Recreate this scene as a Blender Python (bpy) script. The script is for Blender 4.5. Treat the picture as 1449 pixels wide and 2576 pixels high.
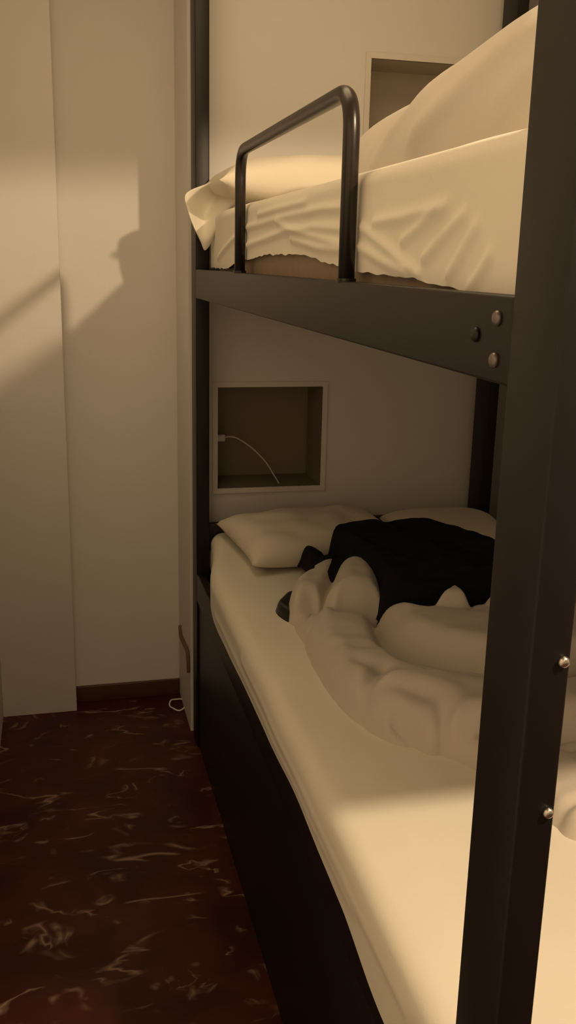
import bpy, bmesh, math, random
from mathutils import Vector, Matrix, noise
random.seed(4)
for o in list(bpy.data.objects): bpy.data.objects.remove(o)
S = bpy.context.scene
COL = S.collection

# ------------------------------------------------------------------ camera
yaw, pitch, roll = 0.2431, -0.2587, 0.0222
fwd = Vector((math.sin(yaw)*math.cos(pitch), math.cos(yaw)*math.cos(pitch), math.sin(pitch)))
rt = Vector((math.cos(yaw), -math.sin(yaw), 0)); up = rt.cross(fwd)
r2 = rt*math.cos(roll) + up*math.sin(roll); u2 = -rt*math.sin(roll) + up*math.cos(roll)
cd = bpy.data.cameras.new('camera'); cam = bpy.data.objects.new('camera', cd); COL.objects.link(cam)
M = Matrix.Identity(4)
for i in range(3):
    M[i][0], M[i][1], M[i][2] = r2[i], u2[i], -fwd[i]
M.translation = Vector((-0.3738, -0.6571, 1.4419))
cam.matrix_world = M
cd.sensor_fit = 'VERTICAL'; cd.sensor_height = 36; cd.lens = 36*2373.25/2576
cd.clip_start = 0.02
S.camera = cam

# ------------------------------------------------------------------ light and exposure
S.view_settings.view_transform = 'Standard'; S.view_settings.look = 'None'
S.view_settings.gamma = 1; S.view_settings.use_curve_mapping = False
S.view_settings.exposure = 0.0
w = bpy.data.worlds.new('world'); S.world = w; w.use_nodes = True
w.node_tree.nodes['Background'].inputs[0].default_value = (1, .75, .45, 1)
w.node_tree.nodes['Background'].inputs[1].default_value = 0.0
WARM = (1.0, .73, .43)
def spot(name, loc, aim, energy, size, blend, radius, col=WARM):
    l = bpy.data.lights.new(name, 'SPOT'); l.energy = energy; l.color = col
    l.spot_size = size; l.spot_blend = blend; l.shadow_soft_size = radius
    o = bpy.data.objects.new(name, l); COL.objects.link(o); o.location = loc
    o.rotation_euler = (Vector(aim)-Vector(loc)).to_track_quat('-Z', 'Y').to_euler(); return o
LAMP = (.755, -.60, 2.215)
spot('shaded_lamp', LAMP, (LAMP[0], LAMP[1], 0), 122.0, math.radians(163), .06, .035, (1.0, .74, .47))
def area(name, loc, aim, energy, sx, sy, col=WARM):
    l = bpy.data.lights.new(name, 'AREA'); l.shape = 'RECTANGLE'; l.size = sx; l.size_y = sy
    l.energy = energy; l.color = col
    o = bpy.data.objects.new(name, l); COL.objects.link(o); o.location = loc
    o.rotation_euler = (Vector(aim)-Vector(loc)).to_track_quat('-Z', 'Y').to_euler(); return o
area('entrance_fill', (-.05, -2.7, 2.5), (-.15, -1.2, 0), 8.5, .6, .6)  # added fill light behind the camera, lifts the dim lower far walls
area('ceiling_fill', (-.16, .95, 2.57), (-.16, .95, 0), 7.8, .8, .8)  # added ambient fill over the aisle, stands in for general room light

# ------------------------------------------------------------------ helpers
def lin(c):
    return tuple((x/12.92 if x <= .04045 else ((x+.055)/1.055)**2.4) for x in c)
def mat(name, col, rough=.6, spec=.5, var=.0, scale=20, bump=0, bscale=300, metal=0, sheen=0):
    m = bpy.data.materials.new(name); m.use_nodes = True; nt = m.node_tree; b = nt.nodes['Principled BSDF']
    b.inputs['Roughness'].default_value = rough; b.inputs['Specular IOR Level'].default_value = spec
    b.inputs['Metallic'].default_value = metal
    if sheen: b.inputs['Sheen Weight'].default_value = sheen
    tc = nt.nodes.new('ShaderNodeTexCoord')
    n = nt.nodes.new('ShaderNodeTexNoise'); n.inputs['Scale'].default_value = scale; n.inputs['Detail'].default_value = 4
    nt.links.new(tc.outputs['Object'], n.inputs['Vector'])
    mx = nt.nodes.new('ShaderNodeMix'); mx.data_type = 'RGBA'
    nt.links.new(n.outputs['Fac'], mx.inputs[0])
    mx.inputs[6].default_value = (*[c*(1-var) for c in col], 1); mx.inputs[7].default_value = (*[min(1, c*(1+var)) for c in col], 1)
    nt.links.new(mx.outputs[2], b.inputs['Base Color'])
    if bump:
        n2 = nt.nodes.new('ShaderNodeTexNoise'); n2.inputs['Scale'].default_value = bscale; n2.inputs['Detail'].default_value = 3
        nt.links.new(tc.outputs['Object'], n2.inputs['Vector'])
        bp = nt.nodes.new('ShaderNodeBump'); bp.inputs['Strength'].default_value = bump; bp.inputs['Distance'].default_value = .002
        nt.links.new(n2.outputs['Fac'], bp.inputs['Height']); nt.links.new(bp.outputs['Normal'], b.inputs['Normal'])
    return m
M_WALL = mat('painted_plaster', (.76, .73, .685), .7, .3, .03, 6, .12, 120)
M_TRIM = mat('trim_paint', (.74, .70, .63), .5, .4, .02, 8)
M_NICHE2 = mat('niche_shade_tone', (.50, .44, .35), .6, .3, .05, 9)  # upper niche: shade of the recess mixed into the wall colour
M_NICHE = mat('niche_dark', (.26, .21, .15), .6, .3, .05, 9)  # lower niche: browner and darker than the wall colour
M_CEIL = mat('ceiling_paint', (.8, .77, .7), .8, .2, .02, 5)
M_METAL = mat('dark_brown_metal', (.0080, .0062, .0056), .42, .34, .12, 30, .05, 400)
M_TUBE = mat('dark_tube', (.016, .011, .009), .3, .45, .1, 30)
M_BOLT = mat('bolt_steel', (.62, .58, .52), .3, .5, .05, 60, metal=1)
M_BOLTD = mat('bolt_dark', (.16, .14, .13), .35, .5, .05, 60, metal=.6)
M_SHEET = mat('sheet_cotton', (.78, .735, .62), .85, .2, .03, 5, .15, 900, sheen=.1)
M_DUVET = mat('duvet_cotton', (.585, .53, .455), .85, .2, .03, 6, .15, 700, sheen=.1)
M_PILLOW = mat('pillow_cotton', (.74, .68, .56), .85, .2, .03, 6, .15, 700, sheen=.1)
M_MATT = mat('mattress_ticking', (.36, .27, .19), .8, .2, .15, 40, .3, 500)
M_BLACK = mat('black_jersey', (.006, .006, .010), .9, .15, .2, 40, .3, 700)
M_BLACK2 = mat('black_plastic', (.010, .009, .009), .35, .5, .1, 30)
M_WHITE = mat('white_plastic', (.78, .74, .68), .4, .5, .02, 30)
M_BROWN = mat('brown_cord', (.16, .10, .05), .7, .3, .1, 60)
M_SKIRT = mat('skirting_marble', (.085, .040, .020), .35, .4, .35, 14)

def floor_mat():
    m = bpy.data.materials.new('red_marble'); m.use_nodes = True; nt = m.node_tree; L = nt.links
    b = nt.nodes['Principled BSDF']; b.inputs['Roughness'].default_value = .36; b.inputs['Specular IOR Level'].default_value = .22
    tc = nt.nodes.new('ShaderNodeTexCoord')
    def noise_(scale, det=5, vec=None, dist=0):
        n = nt.nodes.new('ShaderNodeTexNoise'); n.inputs['Scale'].default_value = scale; n.inputs['Detail'].default_value = det
        n.inputs['Distortion'].default_value = dist
        L.new(vec or tc.outputs['Object'], n.inputs['Vector']); return n
    def ramp(src, stops):
        r = nt.nodes.new('ShaderNodeValToRGB'); e = r.color_ramp.elements
        e[0].position, e[0].color = stops[0]; e[1].position, e[1].color = stops[-1]
        for p, c in stops[1:-1]:
            k = e.new(p); k.color = c
        L.new(src, r.inputs[0]); return r
    base = ramp(noise_(5, 6, dist=.6).outputs['Fac'], [(.32, (.030, .0075, .0045, 1)), (.55, (.062, .012, .0065, 1)), (.75, (.088, .019, .0095, 1))])
    def mth(op, a, b_):
        k = nt.nodes.new('ShaderNodeMath'); k.operation = op
        for i_, q in enumerate((a, b_)):
            if isinstance(q, (int, float)): k.inputs[i_].default_value = q
            else: L.new(q, k.inputs[i_])
        return k.outputs[0]
    def mapped(rot, sx, sy):
        mp = nt.nodes.new('ShaderNodeMapping'); mp.inputs['Rotation'].default_value = (0, 0, rot); mp.inputs['Scale'].default_value = (sx, sy, 1)
        L.new(tc.outputs['Object'], mp.inputs['Vector']); return mp.outputs[0]
    def ridge(vec, scale, dist, width, mscale, lo, hi):
        n = noise_(scale, 3, vec, dist); d = mth('ABSOLUTE', mth('SUBTRACT', n.outputs['Fac'], .5), 0)
        r = ramp(d, [(0, (1, 1, 1, 1)), (width*.35, (.45, .45, .45, 1)), (width, (0, 0, 0, 1))])
        p = ramp(noise_(mscale, 2, vec).outputs['Fac'], [(lo, (0, 0, 0, 1)), (hi, (1, 1, 1, 1))])
        return mth('MULTIPLY', r.outputs[0], p.outputs[0])
    v1 = ridge(mapped(.35, 1.0, 2.2), 2.6, 1.1, .030, 5.0, .55, .66)
    v2 = ridge(mapped(-.7, 1.0, 1.8), 4.2, 1.6, .028, 6.5, .57, .66)
    v3 = ridge(mapped(1.3, 1.0, 1.5), 6.0, .8, .045, 9.0, .60, .68)
    mxv = mth('MAXIMUM', mth('MAXIMUM', v1, v2), mth('MULTIPLY', v3, .7))
    sc = nt.nodes.new('ShaderNodeMath'); sc.operation = 'MULTIPLY'; L.new(mxv, sc.inputs[0]); sc.inputs[1].default_value = .60
    c = nt.nodes.new('ShaderNodeMix'); c.data_type = 'RGBA'; L.new(sc.outputs[0], c.inputs[0]); L.new(base.outputs[0], c.inputs[6])
    c.inputs[7].default_value = (.50, .34, .25, 1); L.new(c.outputs[2], b.inputs['Base Color'])
    return m
M_FLOOR = floor_mat()

def link(name, bm, m, parent=None, smooth=False, bevel=0, kind=None):
    bmesh.ops.recalc_face_normals(bm, faces=bm.faces)
    me = bpy.data.meshes.new(name); bm.to_mesh(me); bm.free()
    o = bpy.data.objects.new(name, me); COL.objects.link(o); me.materials.append(m)
    if smooth:
        for p in me.polygons: p.use_smooth = True
    if bevel:
        b = o.modifiers.new('bevel', 'BEVEL'); b.width = bevel; b.segments = 3; b.limit_method = 'ANGLE'; b.harden_normals = False
    if parent: o.parent = parent
    if kind: o['kind'] = kind
    return o
def tag(o, label, cat, group=None):
    o['label'] = label; o['category'] = cat
    if group: o['group'] = group
    return o
def empty(name, label, cat):
    o = bpy.data.objects.new(name, None); COL.objects.link(o); o.empty_display_size = .05
    return tag(o, label, cat)
def box(bm, x0, x1, y0, y1, z0, z1):
    v = [bm.verts.new(p) for p in ((x0,y0,z0),(x1,y0,z0),(x1,y1,z0),(x0,y1,z0),(x0,y0,z1),(x1,y0,z1),(x1,y1,z1),(x0,y1,z1))]
    for f in ((0,3,2,1),(4,5,6,7),(0,1,5,4),(1,2,6,5),(2,3,7,6),(3,0,4,7)): bm.faces.new([v[i] for i in f])
    return bm
def boxo(name, d, m, parent=None, bevel=0, kind=None):
    return link(name, box(bmesh.new(), *d), m, parent, bevel > 0, bevel, kind)
def lerp_table(t, x):
    t = sorted(t)
    if x <= t[0][0]: return t[0][1]
    for (a, b), (c, d) in zip(t, t[1:]):
        if x <= c:
            k = (x-a)/(c-a); k = k*k*(3-2*k); return b + (d-b)*k
    return t[-1][1]
def tube(bm, pts, r, n=14, closed=False):
    pts = [Vector(p) for p in pts]; rings = []; prev = None
    for i, p in enumerate(pts):
        if closed: t = (pts[(i+1) % len(pts)]-pts[i-1]).normalized()
        else: t = (pts[min(i+1, len(pts)-1)]-pts[max(i-1, 0)]).normalized()
        if prev is None:
            a = Vector((1, 0, 0)) if abs(t.x) < .8 else Vector((0, 1, 0)); nrm = t.cross(a).normalized()
        else: nrm = (prev - t*prev.dot(t)).normalized()
        prev = nrm; bn = t.cross(nrm); rr = r[i] if isinstance(r, (list, tuple)) else r
        rings.append([bm.verts.new(p + (nrm*math.cos(2*math.pi*k/n)+bn*math.sin(2*math.pi*k/n))*rr) for k in range(n)])
    for a, b in list(zip(rings, rings[1:])) + ([(rings[-1], rings[0])] if closed else []):
        for k in range(n): bm.faces.new((a[k], a[(k+1) % n], b[(k+1) % n], b[k]))
    if not closed:
        bm.faces.new(rings[0][::-1]); bm.faces.new(rings[-1])
    return bm
def smooth_path(pts, n=8):
    pts = [Vector(p) for p in pts]; out = []
    for i in range(len(pts)-1):
        p0 = pts[max(i-1, 0)]; p1 = pts[i]; p2 = pts[i+1]; p3 = pts[min(i+2, len(pts)-1)]
        for k in range(n):
            t = k/n
            out.append(.5*((2*p1)+(p2-p0)*t+(2*p0-5*p1+4*p2-p3)*t*t+(3*p1-p0-3*p2+p3)*t**3))
    return out + [pts[-1]]
def round_path(pts, r, n=8):
    pts = [Vector(p) for p in pts]; out = [pts[0]]
    for a, b, c in zip(pts, pts[1:], pts[2:]):
        u = (a-b).normalized(); v = (c-b).normalized()
        p, q = b+u*r, b+v*r
        for k in range(n+1):
            t = k/n; out.append((1-t)**2*p + 2*t*(1-t)*b + t*t*q)
    return out + [pts[-1]]
def disc(bm, c, axis, r, h, n=16):
    # domed bolt head: centre c on the surface, axis points outwards
    a = Vector(axis).normalized(); s = a.orthogonal().normalized(); t = a.cross(s); c = Vector(c); rings = []
    for rr, hh in ((r, 0), (r, h*.45), (r*.8, h*.8), (r*.4, h)):
        rings.append([bm.verts.new(c+a*hh+(s*math.cos(2*math.pi*k/n)+t*math.sin(2*math.pi*k/n))*rr) for k in range(n)])
    for p, q in zip(rings, rings[1:]):
        for k in range(n): bm.faces.new((p[k], p[(k+1) % n], q[(k+1) % n], q[k]))
    bm.faces.new(rings[-1]); bm.faces.new(rings[0][::-1]); return bm

# ------------------------------------------------------------------ the room
XL, XR, YB, ZC = -.585, .965, -3.6, 2.6
XW = 2.6
boxo('floor', (XL-.1, XW+.1, YB-.1, 2.4, -.1, 0), M_FLOOR, kind='structure')
boxo('ceiling', (XL-.1, XW+.1, YB-.1, 2.4, ZC, ZC+.1), M_CEIL, kind='structure')
boxo('wall_left', (XL-.1, XL, YB-.1, 2.4, 0, ZC), M_WALL, kind='structure')
boxo('wall_right', (XR, XR+.1, -.10, 2.4, 0, ZC), M_WALL, kind='structure')
boxo('wall_return', (XR, XW, -.10, 0, 0, ZC), M_WALL, kind='structure')
boxo('wall_side', (XW, XW+.1, YB-.1, 0, 0, ZC), M_WALL, kind='structure')
boxo('wall_back', (XL, XW, YB-.1, YB, 0, ZC), M_WALL, kind='structure')
boxo('wall_far', (XL, -.005, 2.325, 2.42, 0, ZC), M_WALL, kind='structure')
boxo('wall_far_pier', (XL, -.352, 2.252, 2.325, 0, ZC), M_WALL, kind='structure', bevel=.003)
boxo('baseboard_far', (-.352, -.005, 2.313, 2.325, 0, .056), M_SKIRT, kind='structure', bevel=.002)
# wall behind the bed head: a front with two openings, recesses behind them
YW, ND = 2.045, .17
holes = [(.078, .394, .787, 1.088), (.503, .86, 1.70, 1.990)]
def head_wall():
    bm = bmesh.new(); xs = sorted({-.005, XR, *[h[0] for h in holes], *[h[1] for h in holes]})
    zs = sorted({0, ZC, *[h[2] for h in holes], *[h[3] for h in holes]}); V = {}
    def vt(x, y, z):
        k = (round(x, 4), round(y, 4), round(z, 4))
        if k not in V: V[k] = bm.verts.new((x, y, z))
        return V[k]
    for a, b in zip(xs, xs[1:]):
        for c, d in zip(zs, zs[1:]):
            cx, cz = (a+b)/2, (c+d)/2
            if any(h[0] < cx < h[1] and h[2] < cz < h[3] for h in holes): continue
            bm.faces.new((vt(a,YW,c), vt(b,YW,c), vt(b,YW,d), vt(a,YW,d)))
    x0 = -.005
    for c, d in zip(zs, zs[1:]): bm.faces.new((vt(x0,YW,c), vt(x0,YW,d), vt(x0,2.4,d), vt(x0,2.4,c)))
    return bm
o = link('wall_bed_head', head_wall(), M_WALL, kind='structure')
for i, (a, b, c, d) in enumerate(holes):
    bm = bmesh.new(); y0, y1 = YW, YW+ND
    p = [(a,y0,c),(b,y0,c),(b,y0,d),(a,y0,d),(a,y1,c),(b,y1,c),(b,y1,d),(a,y1,d)]; v = [bm.verts.new(q) for q in p]
    for f in ((4,5,6,7),(0,1,5,4),(3,7,6,2),(0,4,7,3),(1,2,6,5)): bm.faces.new([v[k] for k in f])
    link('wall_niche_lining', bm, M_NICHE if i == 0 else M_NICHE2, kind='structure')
    bm = bmesh.new(); t = .015
    box(bm, a-t, b+t, YW-.006, YW+.004, d, d+t); box(bm, a-t, b+t, YW-.006, YW+.004, c-t, c)
    box(bm, a-t, a, YW-.006, YW+.004, c, d); box(bm, b, b+t, YW-.006, YW+.004, c, d)
    link('trim_%d' % (i+1), bm, M_TRIM, kind='structure')

# ------------------------------------------------------------------ bunk bed
bed = empty('bunk_bed', 'dark brown metal bunk bed with a guard rail on its upper bunk', 'bunk bed')
PX, PY, YF, XB, PH = .037, .084, 1.936, .875, 2.42
for x in (0, XB):
    for y in (0, YF):
        boxo('post', (x, x+PX, y, y+PY, 0, PH), M_METAL, bed, bevel=.0025)
def rail(name, d): return boxo(name, d, M_METAL, bed, bevel=.003)
for z0, z1 in ((1.3427, 1.4186), (.475, .560)):
    rail('side_rail', (0, .024, PY, YF, z0, z1)); rail('side_rail', (XB+.013, XB+PX, PY, YF, z0, z1))
    rail('end_rail', (PX, XB, .03, .055, z0, z1)); rail('end_rail', (PX, XB, YF+.03, YF+.055, z0, z1))
    bm = box(bmesh.new(), .024, XB+.013, .055, YF+.03, z1-.05, z1-.032)
    for k in range(4):
        y = .3+.45*k; box(bm, .03, XB+.005, y, y+.04, z1-.068, z1-.05)
    link('bed_base', bm, M_METAL, bed)
rail('head_rail', (PX, XB, YF+.03, YF+.055, .62, .700))
rail('head_rail', (PX, XB, YF+.03, YF+.055, 1.49, 1.56))
rail('foot_rail', (PX, XB, .03, .055, 1.62, 1.66))
boxo('side_panel', (.006, .018, PY, YF, .0, .475), M_METAL, bed, bevel=.002)
# bolts of the upper side rail beside the near post
for c, m in (((0, .109, 1.399), M_BOLTD), ((0, .150, 1.382), M_METAL), ((0, .109, 1.363), M_BOLTD)):
    link('bolt', disc(bmesh.new(), c, (-1, 0, 0), .0068, .005), m, bed, True)
for z in (1.123, .980):
    b = link('bolt', disc(bmesh.new(), (.0298, 0, z), (0, -1, 0), .0052, .005), M_BOLT, bed, True); b['label'] = 'shiny steel bolt head'
# guard rail
ZG = 1.4186
g = link('guard_rail', tube(bmesh.new(), round_path([(.012,1.370,ZG-.01),(.012,1.370,1.6605),(.012,.601,1.6605),(.012,.601,ZG-.01)], .055, 10), .0112, 18), M_TUBE, bed, True)
for y in (1.370, .601):
    link('guard_rail_foot', tube(bmesh.new(), [(.012,y,ZG-.002),(.012,y,ZG+.004)], .0135, 18), M_TUBE, bed)

# ------------------------------------------------------------------ cloth helpers
def seg_d(p, a, b):
    ax, ay = a; bx, by = b; dx, dy = bx-ax, by-ay; l = dx*dx+dy*dy
    t = 0 if l == 0 else max(0, min(1, ((p[0]-ax)*dx+(p[1]-ay)*dy)/l))
    return math.hypot(p[0]-ax-t*dx, p[1]-ay-t*dy)
def line_d(p, pl): return min(seg_d(p, a, b) for a, b in zip(pl, pl[1:]))
def spline2(pl, n=5):
    return [(q.x, q.y) for q in smooth_path([(a, b, 0) for a, b in pl], n)]
def closed_spline(pl, n=5):
    P = [Vector((a, b)) for a, b in pl]; out = []; N = len(P)
    for i in range(N):
        p0, p1, p2, p3 = P[i-1], P[i], P[(i+1) % N], P[(i+2) % N]
        for k in range(n):
            t = k/n; q = .5*((2*p1)+(p2-p0)*t+(2*p0-5*p1+4*p2-p3)*t*t+(3*p1-p0-3*p2+p3)*t**3); out.append((q.x, q.y))
    return out
def sdist(p, poly):
    ins = False; d = 9; n = len(poly)
    for i in range(n):
        a, b = poly[i], poly[(i+1) % n]
        d = min(d, seg_d(p, a, b))
        if (a[1] > p[1]) != (b[1] > p[1]) and p[0] < (b[0]-a[0])*(p[1]-a[1])/(b[1]-a[1])+a[0]: ins = not ins
    return d if ins else -d
def puff_field(puffs, step, z0, pert=.004, pscale=9, creases=()):
    """union of soft cushions: each (outline, height, rounding width, base) swells from its outline"""
    ps = [(closed_spline(o), h, w, b) for o, h, w, b in puffs]
    xs = [p[0] for o in ps for p in o[0]]; ys = [p[1] for o in ps for p in o[0]]
    x0, x1, y0, y1 = min(xs)-.012, max(xs)+.012, min(ys)-.012, max(ys)+.012
    nx, ny = int((x1-x0)/step)+1, int((y1-y0)/step)+1; bm = bmesh.new(); G = {}
    bbs = [(min(p[0] for p in o[0])-.02, max(p[0] for p in o[0])+.02, min(p[1] for p in o[0])-.02, max(p[1] for p in o[0])+.02) for o in ps]
    for i in range(nx):
        for j in range(ny):
            p = (x0+i*step, y0+j*step); best = -1
            for (o, h, w, b), bb in zip(ps, bbs):
                if not (bb[0] <= p[0] <= bb[1] and bb[2] <= p[1] <= bb[3]): continue
                d = sdist(p, o)
                if d < -.012: continue
                if d <= 0: v = b + d*1.2
                else:
                    k = min(1, d/w); v = b + h*math.sqrt(max(0, 1-(1-k)**2))
                best = max(best, v)
            if best > -.9:
                if best > .01:
                    q = Vector((p[0]*pscale, p[1]*pscale, 2.3)); best += pert*(noise.noise(q)+.5*noise.noise(q*2.3))
                    for pl, dep, wd in creases:
                        best -= dep*math.exp(-(line_d(p, pl)/wd)**2)
                G[i, j] = bm.verts.new((p[0], p[1], z0+best))
    for i in range(nx):
        for j in range(ny):
            ks = [(i,j),(i+1,j),(i+1,j+1),(i,j+1)]
            if all(k in G for k in ks): bm.faces.new([G[k] for k in ks])
    for v in [v for v in bm.verts if not v.link_faces]: bm.verts.remove(v)
    for _ in range(2): bmesh.ops.smooth_vert(bm, verts=bm.verts, factor=.5, use_axis_x=True, use_axis_y=True, use_axis_z=True)
    return bm
def pillow_bm(cx, cy, cz, lx, ly, h, rz=0, tilt=0, n=40, seed=0, sag=.004):
    bm = bmesh.new(); R = Matrix.Rotation(rz, 3, 'Z') @ Matrix.Rotation(tilt, 3, 'X'); T, B = {}, {}
    for i in range(n+1):
        for j in range(n+1):
            u, v = i/n*2-1, j/n*2-1
            e = max(0, (1-abs(u)**2.6)*(1-abs(v)**2.6)); t = h*.5*e**.42
            pin = 1-.07*(1-abs(u)**2)*abs(v)**3; pin2 = 1-.07*(1-abs(v)**2)*abs(u)**3
            x, y = u*lx/2*pin2, v*ly/2*pin
            w_ = sag*noise.noise(Vector((x*14+seed, y*14, seed)))*e**.3
            T[i, j] = bm.verts.new(R @ Vector((x, y, t+w_))+Vector((cx, cy, cz)))
            B[i, j] = T[i, j] if i in (0, n) or j in (0, n) else bm.verts.new(R @ Vector((x, y, -t*.8))+Vector((cx, cy, cz)))
    for i in range(n):
        for j in range(n):
            bm.faces.new((T[i,j], T[i+1,j], T[i+1,j+1], T[i,j+1])); bm.faces.new((B[i,j], B[i,j+1], B[i+1,j+1], B[i+1,j]))
    return bm

# a fitted / draped sheet: section from the back of the top, over the front edge, down to a hem that varies along the bed
def sheet_bm(x0, xb, y0, y1, ztop, hem, corner, wr, rad, ny=230, overhang=None, welt=0, amp=.004, topz=None):
    bm = bmesh.new(); rows = []; ss = [k/10 for k in range(11)]
    for j in range(ny+1):
        y = y0+(y1-y0)*j/ny; row = []; cin = corner(y); zh = hem(y); dz = topz(y) if topz else 0
        zt = ztop+dz
        pts = []
        for k in range(13): pts.append((xb-(xb-(x0+cin+rad))*k/12, zt, 0))
        for k in range(1, 9):
            a = math.pi/2*k/8; pts.append((x0+cin+rad-rad*math.sin(a), zt-rad+rad*math.cos(a), k/8))
        nd = 30
        for k in range(1, nd+1): pts.append((x0+cin, zt-rad-(zt-rad-zh)*k/nd, 1))
        for q, (x, z, f) in enumerate(pts):
            if f > 0:
                d = amp*.5*noise.noise(Vector((y*6, z*9, 1.5)))*f
                for pl, a, wd in wr:
                    dd = line_d((y, z), pl)
                    if dd < wd*3: d -= a*math.exp(-(dd/wd)**2)*f
                x += d
                if overhang: x += overhang(y, z)*f
                if welt: x -= welt*f*math.exp(-((z-(zt-.045))/.007)**2)
            else:
                z += .003*noise.noise(Vector((x*5, y*5, .3)))
            row.append(bm.verts.new((x, y, z)))
        rows.append(row)
    for a, b in zip(rows, rows[1:]):
        for k in range(len(a)-1): bm.faces.new((a[k], a[k+1], b[k+1], b[k]))
    # closed ends and back
    for row, yy in ((rows[0], y0), (rows[-1], y1)):
        bot = [bm.verts.new((v.co.x, yy, min(v.co.z, row[-1].co.z))) for v in row]
        for k in range(len(row)-1):
            try: bm.faces.new((row[k], bot[k], bot[k+1], row[k+1]))
            except ValueError: pass
    return bm
def sm(a, b, x):
    t = max(0, min(1, (x-a)/(b-a))); return t*t*(3-2*t)

# ------------------------------------------------------------------ lower bunk: mattress, pillows, duvet, jacket
low_hem = lambda y: lerp_table([(.06,.50),(.255,.522),(.454,.553),(.708,.566),(1.1,.556),(1.49,.545),(1.70,.56),(1.93,.56)], y)
ZL = .655
bm = sheet_bm(-.008, XB+.005, .060, 1.955, ZL, low_hem, lambda y: .052*sm(1.55, 1.94, y)**1.5,
              [([(.2,.60),(1.2,.607)], .003, .012), ([(.4,.585),(1.55,.575)], .002, .01)], .035,
              topz=lambda y: -.012*sm(.6, .05, y)+.02*sm(1.8, 1.95, y))
tag(link('mattress', bm, M_SHEET, smooth=True), 'cream fitted sheet over the lower bunk mattress, under the duvet', 'mattress')

pl = link('pillow', pillow_bm(.305, 1.785, .703, .47, .34, .120, .12, .06, seed=3, sag=.012), M_PILLOW, smooth=True)
tag(pl, 'white pillow at the far left head of the lower bunk below the wall niche', 'pillow')
p2 = link('pillow', pillow_bm(.712, 1.785, .700, .34, .28, .10, -.04, .05, seed=8), M_PILLOW, smooth=True)
tag(p2, 'pale pillow behind the black jacket on the lower bunk', 'pillow')

A = [(0.120,1.265),(0.124,1.335),(0.170,1.425),(0.250,1.500),(0.305,1.48),(0.243,1.334),(0.175,1.24),(0.165,1.267)]
A2 = [(0.136,1.336),(0.193,1.353),(0.172,1.241),(0.124,1.157),(0.117,1.204)]
B = [(0.171,1.242),(0.188,1.257),(0.238,1.385),(0.270,1.430),(0.325,1.430),(0.357,1.37),(0.347,1.272),(0.308,1.172),(0.271,1.169),(0.214,1.177),(0.182,1.173)]
Cc = [(0.191,1.234),(0.244,1.184),(0.276,1.143),(0.259,0.973),(0.309,0.889),(0.404,0.831),(0.407,0.747),(0.238,0.657),(0.191,0.663),(0.143,0.724),(0.113,0.813),(0.104,0.937),(0.107,1.074),(0.129,1.202),(0.167,1.243)]
D = [(0.268,1.133),(0.3,1.128),(0.347,1.125),(0.369,1.086),(0.491,1.077),(0.70,1.05),(0.72,.83),(0.45,0.791),(0.372,0.83),(0.311,0.895),(0.265,0.988),(0.261,1.079)]
D2 = [(0.354,1.047),(0.423,1.107),(0.452,1.05),(0.433,1.015),(0.364,1.028)]
D3 = [(.455,1.03),(.49,1.075),(.60,1.08),(.66,1.0),(.50,.98)]
E_ = [(0.133,0.79),(0.153,0.817),(0.209,0.84),(0.279,0.819),(0.348,0.775),(0.421,0.743),(0.70,0.76),(0.72,.60),(0.403,0.597),(0.28,0.627),(0.229,0.64),(0.223,0.685),(0.204,0.739)]
F = [(0.237,0.666),(0.249,0.669),(0.31,0.633),(0.394,0.60),(0.70,.60),(.72,.34),(.50,.345),(0.382,0.378),(0.321,0.393),(0.307,0.428),(0.29,0.515),(0.254,0.605),(0.236,0.634)]
CR = [([(0.103,0.743),(0.145,0.816),(0.196,0.878)],0.016,0.014),([(0.166,0.72),(0.181,0.692),(0.19,0.644),(0.192,0.609)],0.036,0.010),([(0.167,0.614),(0.186,0.554)],0.022,0.008),([(0.2,0.594),(0.23,0.594),(0.255,0.574)],0.022,0.008),([(0.091,1.149),(0.135,1.153)],0.014,0.009),([(0.2,1.173),(0.236,1.159),(0.285,1.145)],0.022,0.010),([(0.277,1.447),(0.199,1.297),(0.138,1.153)],0.018,0.010),([(0.258,1.107),(0.234,0.999),(0.244,0.912),(0.289,0.843),(0.349,0.785)],0.018,0.013),([(0.432,1.02),(0.44,1.08)],0.012,0.01),([(0.36,0.639),(0.403,0.56)],0.014,0.01),([(0.293,0.424),(0.36,0.43)],0.012,0.009),([(.15,.93),(.19,.87)],.006,.02),([(.12,1.0),(.20,.96)],.004,.02)]
duvet = puff_field([(A,.088,.035,0),(A2,.03,.02,0),(B,.125,.06,0),(Cc,.075,.05,0),(D,.118,.055,0),(D2,.150,.03,0),(D3,.14,.04,0),(E_,.100,.045,0),(F,.048,.03,0)], 0.0048, ZL-.006, pert=.006, pscale=14, creases=CR)
tag(link('duvet', duvet, M_DUVET, smooth=True), 'rumpled off-white duvet bunched along the lower bunk', 'duvet')

J = [(0.298,1.53),(0.300,1.608),(0.345,1.611),(0.447,1.623),(0.554,1.61),(0.612,1.533),(0.66,1.433),(0.68,1.262),(0.66,1.08),(0.318,1.10),(0.30,1.25),(0.297,1.40)]
JT = [(.32,1.50),(.268,1.535),(.225,1.500),(.178,1.425),(.20,1.385),(.26,1.36),(.32,1.36)]
J2 = [(0.222,1.560),(0.222,1.600),(0.246,1.618),(0.262,1.59),(0.272,1.536),(0.255,1.506),(0.226,1.51)]
JCR = [([(.32,1.56),(.36,1.40),(.42,1.25)],.014,.018),([(.45,1.58),(.50,1.40),(.53,1.2)],.012,.02),([(.36,1.5),(.50,1.46),(.6,1.40)],.010,.015)]
jk = puff_field([(J,.100,.03,.045),(JT,.05,.03,.03),(J2,.045,.018,.04)], .0055, ZL, pert=.008, pscale=12, creases=JCR)
tag(link('jacket', jk, M_BLACK, smooth=True), 'black jacket thrown over the duvet on the lower bunk', 'jacket')
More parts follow.
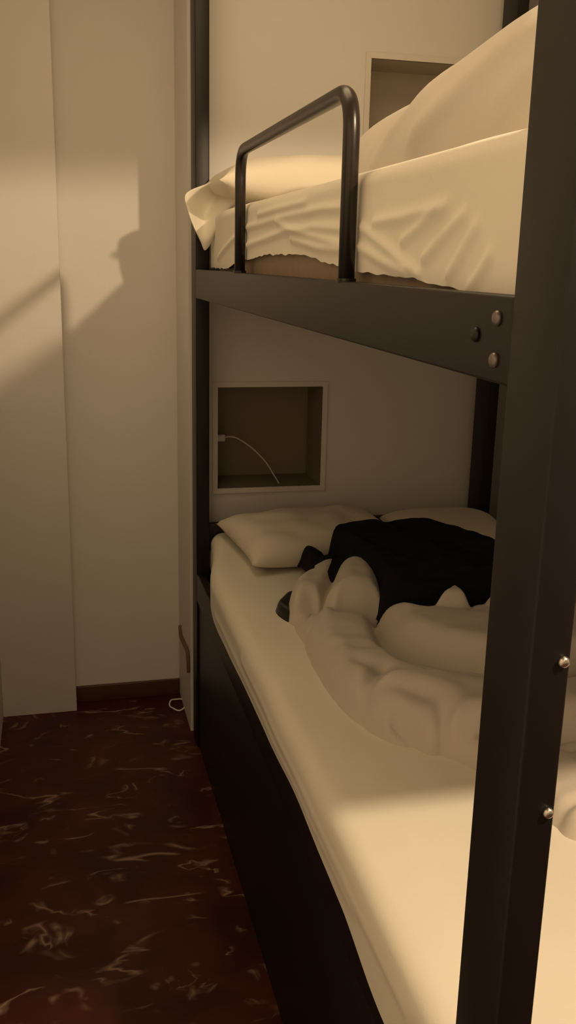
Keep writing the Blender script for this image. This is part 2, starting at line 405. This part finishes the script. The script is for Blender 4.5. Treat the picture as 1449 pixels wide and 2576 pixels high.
K = [(.100,1.345),(.118,1.385),(.150,1.42),(.19,1.38),(.145,1.26),(.116,1.285)]
tag(link('pouch', puff_field([(K,.03,.012,0)], .003, ZL-.002, pert=.001), M_BLACK2, smooth=True), 'small black pouch poking out from under the duvet on the lower bunk', 'pouch')

# ------------------------------------------------------------------ upper bunk
ZU = 1.563
bm = box(bmesh.new(), .040, XB+.005, .066, 1.80, 1.3866, 1.545)
mt = link('mattress', bm, M_MATT, smooth=True, bevel=.02)
tag(mt, 'brown mattress of the upper bunk showing under its sheet hem', 'mattress')
up_hem = lambda y: lerp_table([(.06,1.40),(.20,1.412),(.30,1.421),(.415,1.428),(.584,1.431),(.669,1.438),(.93,1.455),(1.18,1.455),(1.34,1.446),(1.50,1.437),(1.62,1.424),(1.93,1.424)], y) + .003*noise.noise(Vector((y*30, 0, 0)))
WR = [[(1.407,1.509),(1.051,1.518),(0.785,1.521),(0.66,1.518)],[(1.361,1.474),(1.049,1.493),(0.829,1.496),(0.666,1.489)],[(1.082,1.511),(0.878,1.486),(0.673,1.469)],[(0.972,1.481),(0.802,1.465),(0.662,1.459)],[(1.261,1.532),(0.883,1.536)],[(0.583,1.489),(0.484,1.463),(0.371,1.432)],[(0.589,1.464),(0.481,1.444),(0.409,1.433)],[(0.428,1.469),(0.355,1.489),(0.302,1.503)],[(0.361,1.449),(0.308,1.473),(0.259,1.491)],[(0.29,1.433),(0.263,1.453),(0.228,1.479)],[(0.237,1.421),(0.216,1.434),(0.192,1.453)],[(1.746,1.447),(1.526,1.491),(1.429,1.497)],[(0.534,1.493),(0.419,1.496),(0.323,1.502)]]
wr = [(l, .0045, .007) for l in WR]
bm = sheet_bm(.027, XB+.008, .060, 1.928, ZU, up_hem, lambda y: .014*sm(1.6, 1.93, y)**1.5, wr, .022, ny=420, amp=.006)
sh = link('bed_sheet', bm, M_SHEET, smooth=True)
tag(sh, 'cream wrinkled sheet over the upper bunk mattress behind the guard rail', 'bed sheet')

pu = link('pillow', pillow_bm(.415, 1.79, 1.628, .80, .28, .155, 0, .02, seed=5), M_PILLOW, smooth=True)
tag(pu, 'bright white pillow at the far end of the upper bunk', 'pillow')
# loose corner of the pillow case hanging over the corner post
def flap():
    g = [[(-.041,1.885,1.606),(-.005,1.890,1.624),(.026,1.892,1.633),(.062,1.89,1.655),(.100,1.87,1.684),(.14,1.85,1.70)],
         [(-.034,1.868,1.575),(.004,1.912,1.588),(.036,1.925,1.602),(.070,1.925,1.628),(.103,1.895,1.655),(.14,1.85,1.67)],
         [(-.025,1.852,1.540),(.002,1.895,1.550),(.026,1.920,1.560),(.055,1.905,1.592),(.092,1.850,1.628),(.13,1.82,1.64)],
         [(-.014,1.842,1.512),(.002,1.858,1.516),(.020,1.890,1.530),(.046,1.838,1.562),(.082,1.835,1.612),(.12,1.80,1.62)],
         [(.003,1.848,1.484),(.012,1.842,1.490),(.028,1.832,1.512),(.050,1.822,1.550),(.080,1.805,1.596),(.11,1.785,1.60)],
         [(.010,1.855,1.464),(.018,1.852,1.472),(.034,1.850,1.500),(.052,1.838,1.538),(.074,1.82,1.578),(.10,1.80,1.585)]]
    bm = bmesh.new(); R = [[bm.verts.new(p) for p in r] for r in g]
    for a, b in zip(R, R[1:]):
        for k in range(len(a)-1): bm.faces.new((a[k], a[k+1], b[k+1], b[k]))
    return bm
fl = link('pillowcase_corner', flap(), M_SHEET, pu, True)
s = fl.modifiers.new('sub', 'SUBSURF'); s.levels = s.render_levels = 3
s = fl.modifiers.new('solid', 'SOLIDIFY'); s.thickness = .003

def loft(bm, st, cx, zb, n=36, seed=0, pw=.75, pert=.008, folds=()):
    """st: (y, height, half width, x shift)"""
    rows = []
    for y, h, hw, sx in st:
        row = []
        for k in range(n+1):
            a = math.pi*k/n; c, s_ = math.cos(a), math.sin(a)
            x = cx+sx-hw*math.copysign(abs(c)**.8, c); z = zb+h*s_**pw
            q = Vector((x*6+seed, y*6, z*6)); dn = pert*noise.noise(q)+pert*.6*noise.noise(q*2.2)
            for pl, dep, wd in folds: dn -= dep*math.exp(-(line_d((y, z), pl)/wd)**2)*(1 if x < cx else 0)
            row.append(bm.verts.new((x+dn, y, z+dn*s_)))
        rows.append(row)
    for a, b in zip(rows, rows[1:]):
        for k in range(n): bm.faces.new((a[k], a[k+1], b[k+1], b[k]))
    bm.faces.new(rows[0]); bm.faces.new(rows[-1][::-1]); return bm
HT = [(1.385,.03),(1.375,.07),(1.36,.105),(1.32,.145),(1.27,.160),(1.18,.164),(1.08,.167),(.98,.168),(.86,.174),(.75,.198),(.5,.227),(.35,.20),(.26,.14),(.23,.06)]
def hump():
    bm = bmesh.new(); st = []
    N = 60
    for i in range(N+1):
        y = 1.385-(1.385-.23)*i/N
        st.append((y, lerp_table(HT, y), lerp_table([(.23,.10),(.35,.17),(.7,.20),(1.1,.17),(1.385,.11)], y), 0))
    loft(bm, st, .34, ZU-.004, seed=1, folds=[([(.33,1.80),(.55,1.70),(.72,1.62)],.010,.02),([(.30,1.74),(.48,1.64)],.008,.018),([(.75,1.74),(.95,1.60)],.006,.025),([(.6,1.77),(.85,1.66)],.006,.02)])
    st2 = []
    for i in range(21):
        y = 1.415-.18*i/20; k = math.sin(math.pi*min(.98, max(.06, i/20)))**.5
        st2.append((y, .108*k, .10*k, 0))
    loft(bm, st2, .37, ZU-.004, seed=7, pert=.004)
    return bm
tag(link('duvet', hump(), M_DUVET, smooth=True), 'white duvet heaped in a tall mound on the upper bunk', 'duvet')

# ------------------------------------------------------------------ small things
ch = empty('phone_charger', 'white charger plug with a thin cable inside the lower wall niche', 'charger')
boxo('plug', (.078, .118, 2.135, 2.165, .910, .932), M_WHITE, ch, .004)
link('cable', tube(bmesh.new(), smooth_path([(.116,2.15,.921),(.150,2.15,.920),(.198,2.148,.890),(.243,2.14,.845),(.266,2.11,.806),(.272,2.07,.790)], 8), .0022, 8), M_WHITE, ch, True)
lp = [(-.012+.030*math.cos(a)*.9, 2.225+.042*math.sin(a), .004+.004*math.sin(a*2)**2) for a in [2*math.pi*k/40 for k in range(40)]]
tag(link('cable_loop', tube(bmesh.new(), [(p[0]-.012, p[1], p[2]) for p in lp], .0028, 8, True), M_WHITE, smooth=True), 'thin white cable looped on the marble floor by the bed wall', 'cable')
tag(link('cord', tube(bmesh.new(), smooth_path([(-.008,2.270,.268),(-.010,2.235,.246),(-.012,2.15,.254),(-.012,2.07,.262),(-.011,2.052,.235),(-.010,2.05,.20)], 6), .006, 8), M_BROWN, smooth=True), 'short brown cord hanging low on the wall edge beside the bed post', 'cord')
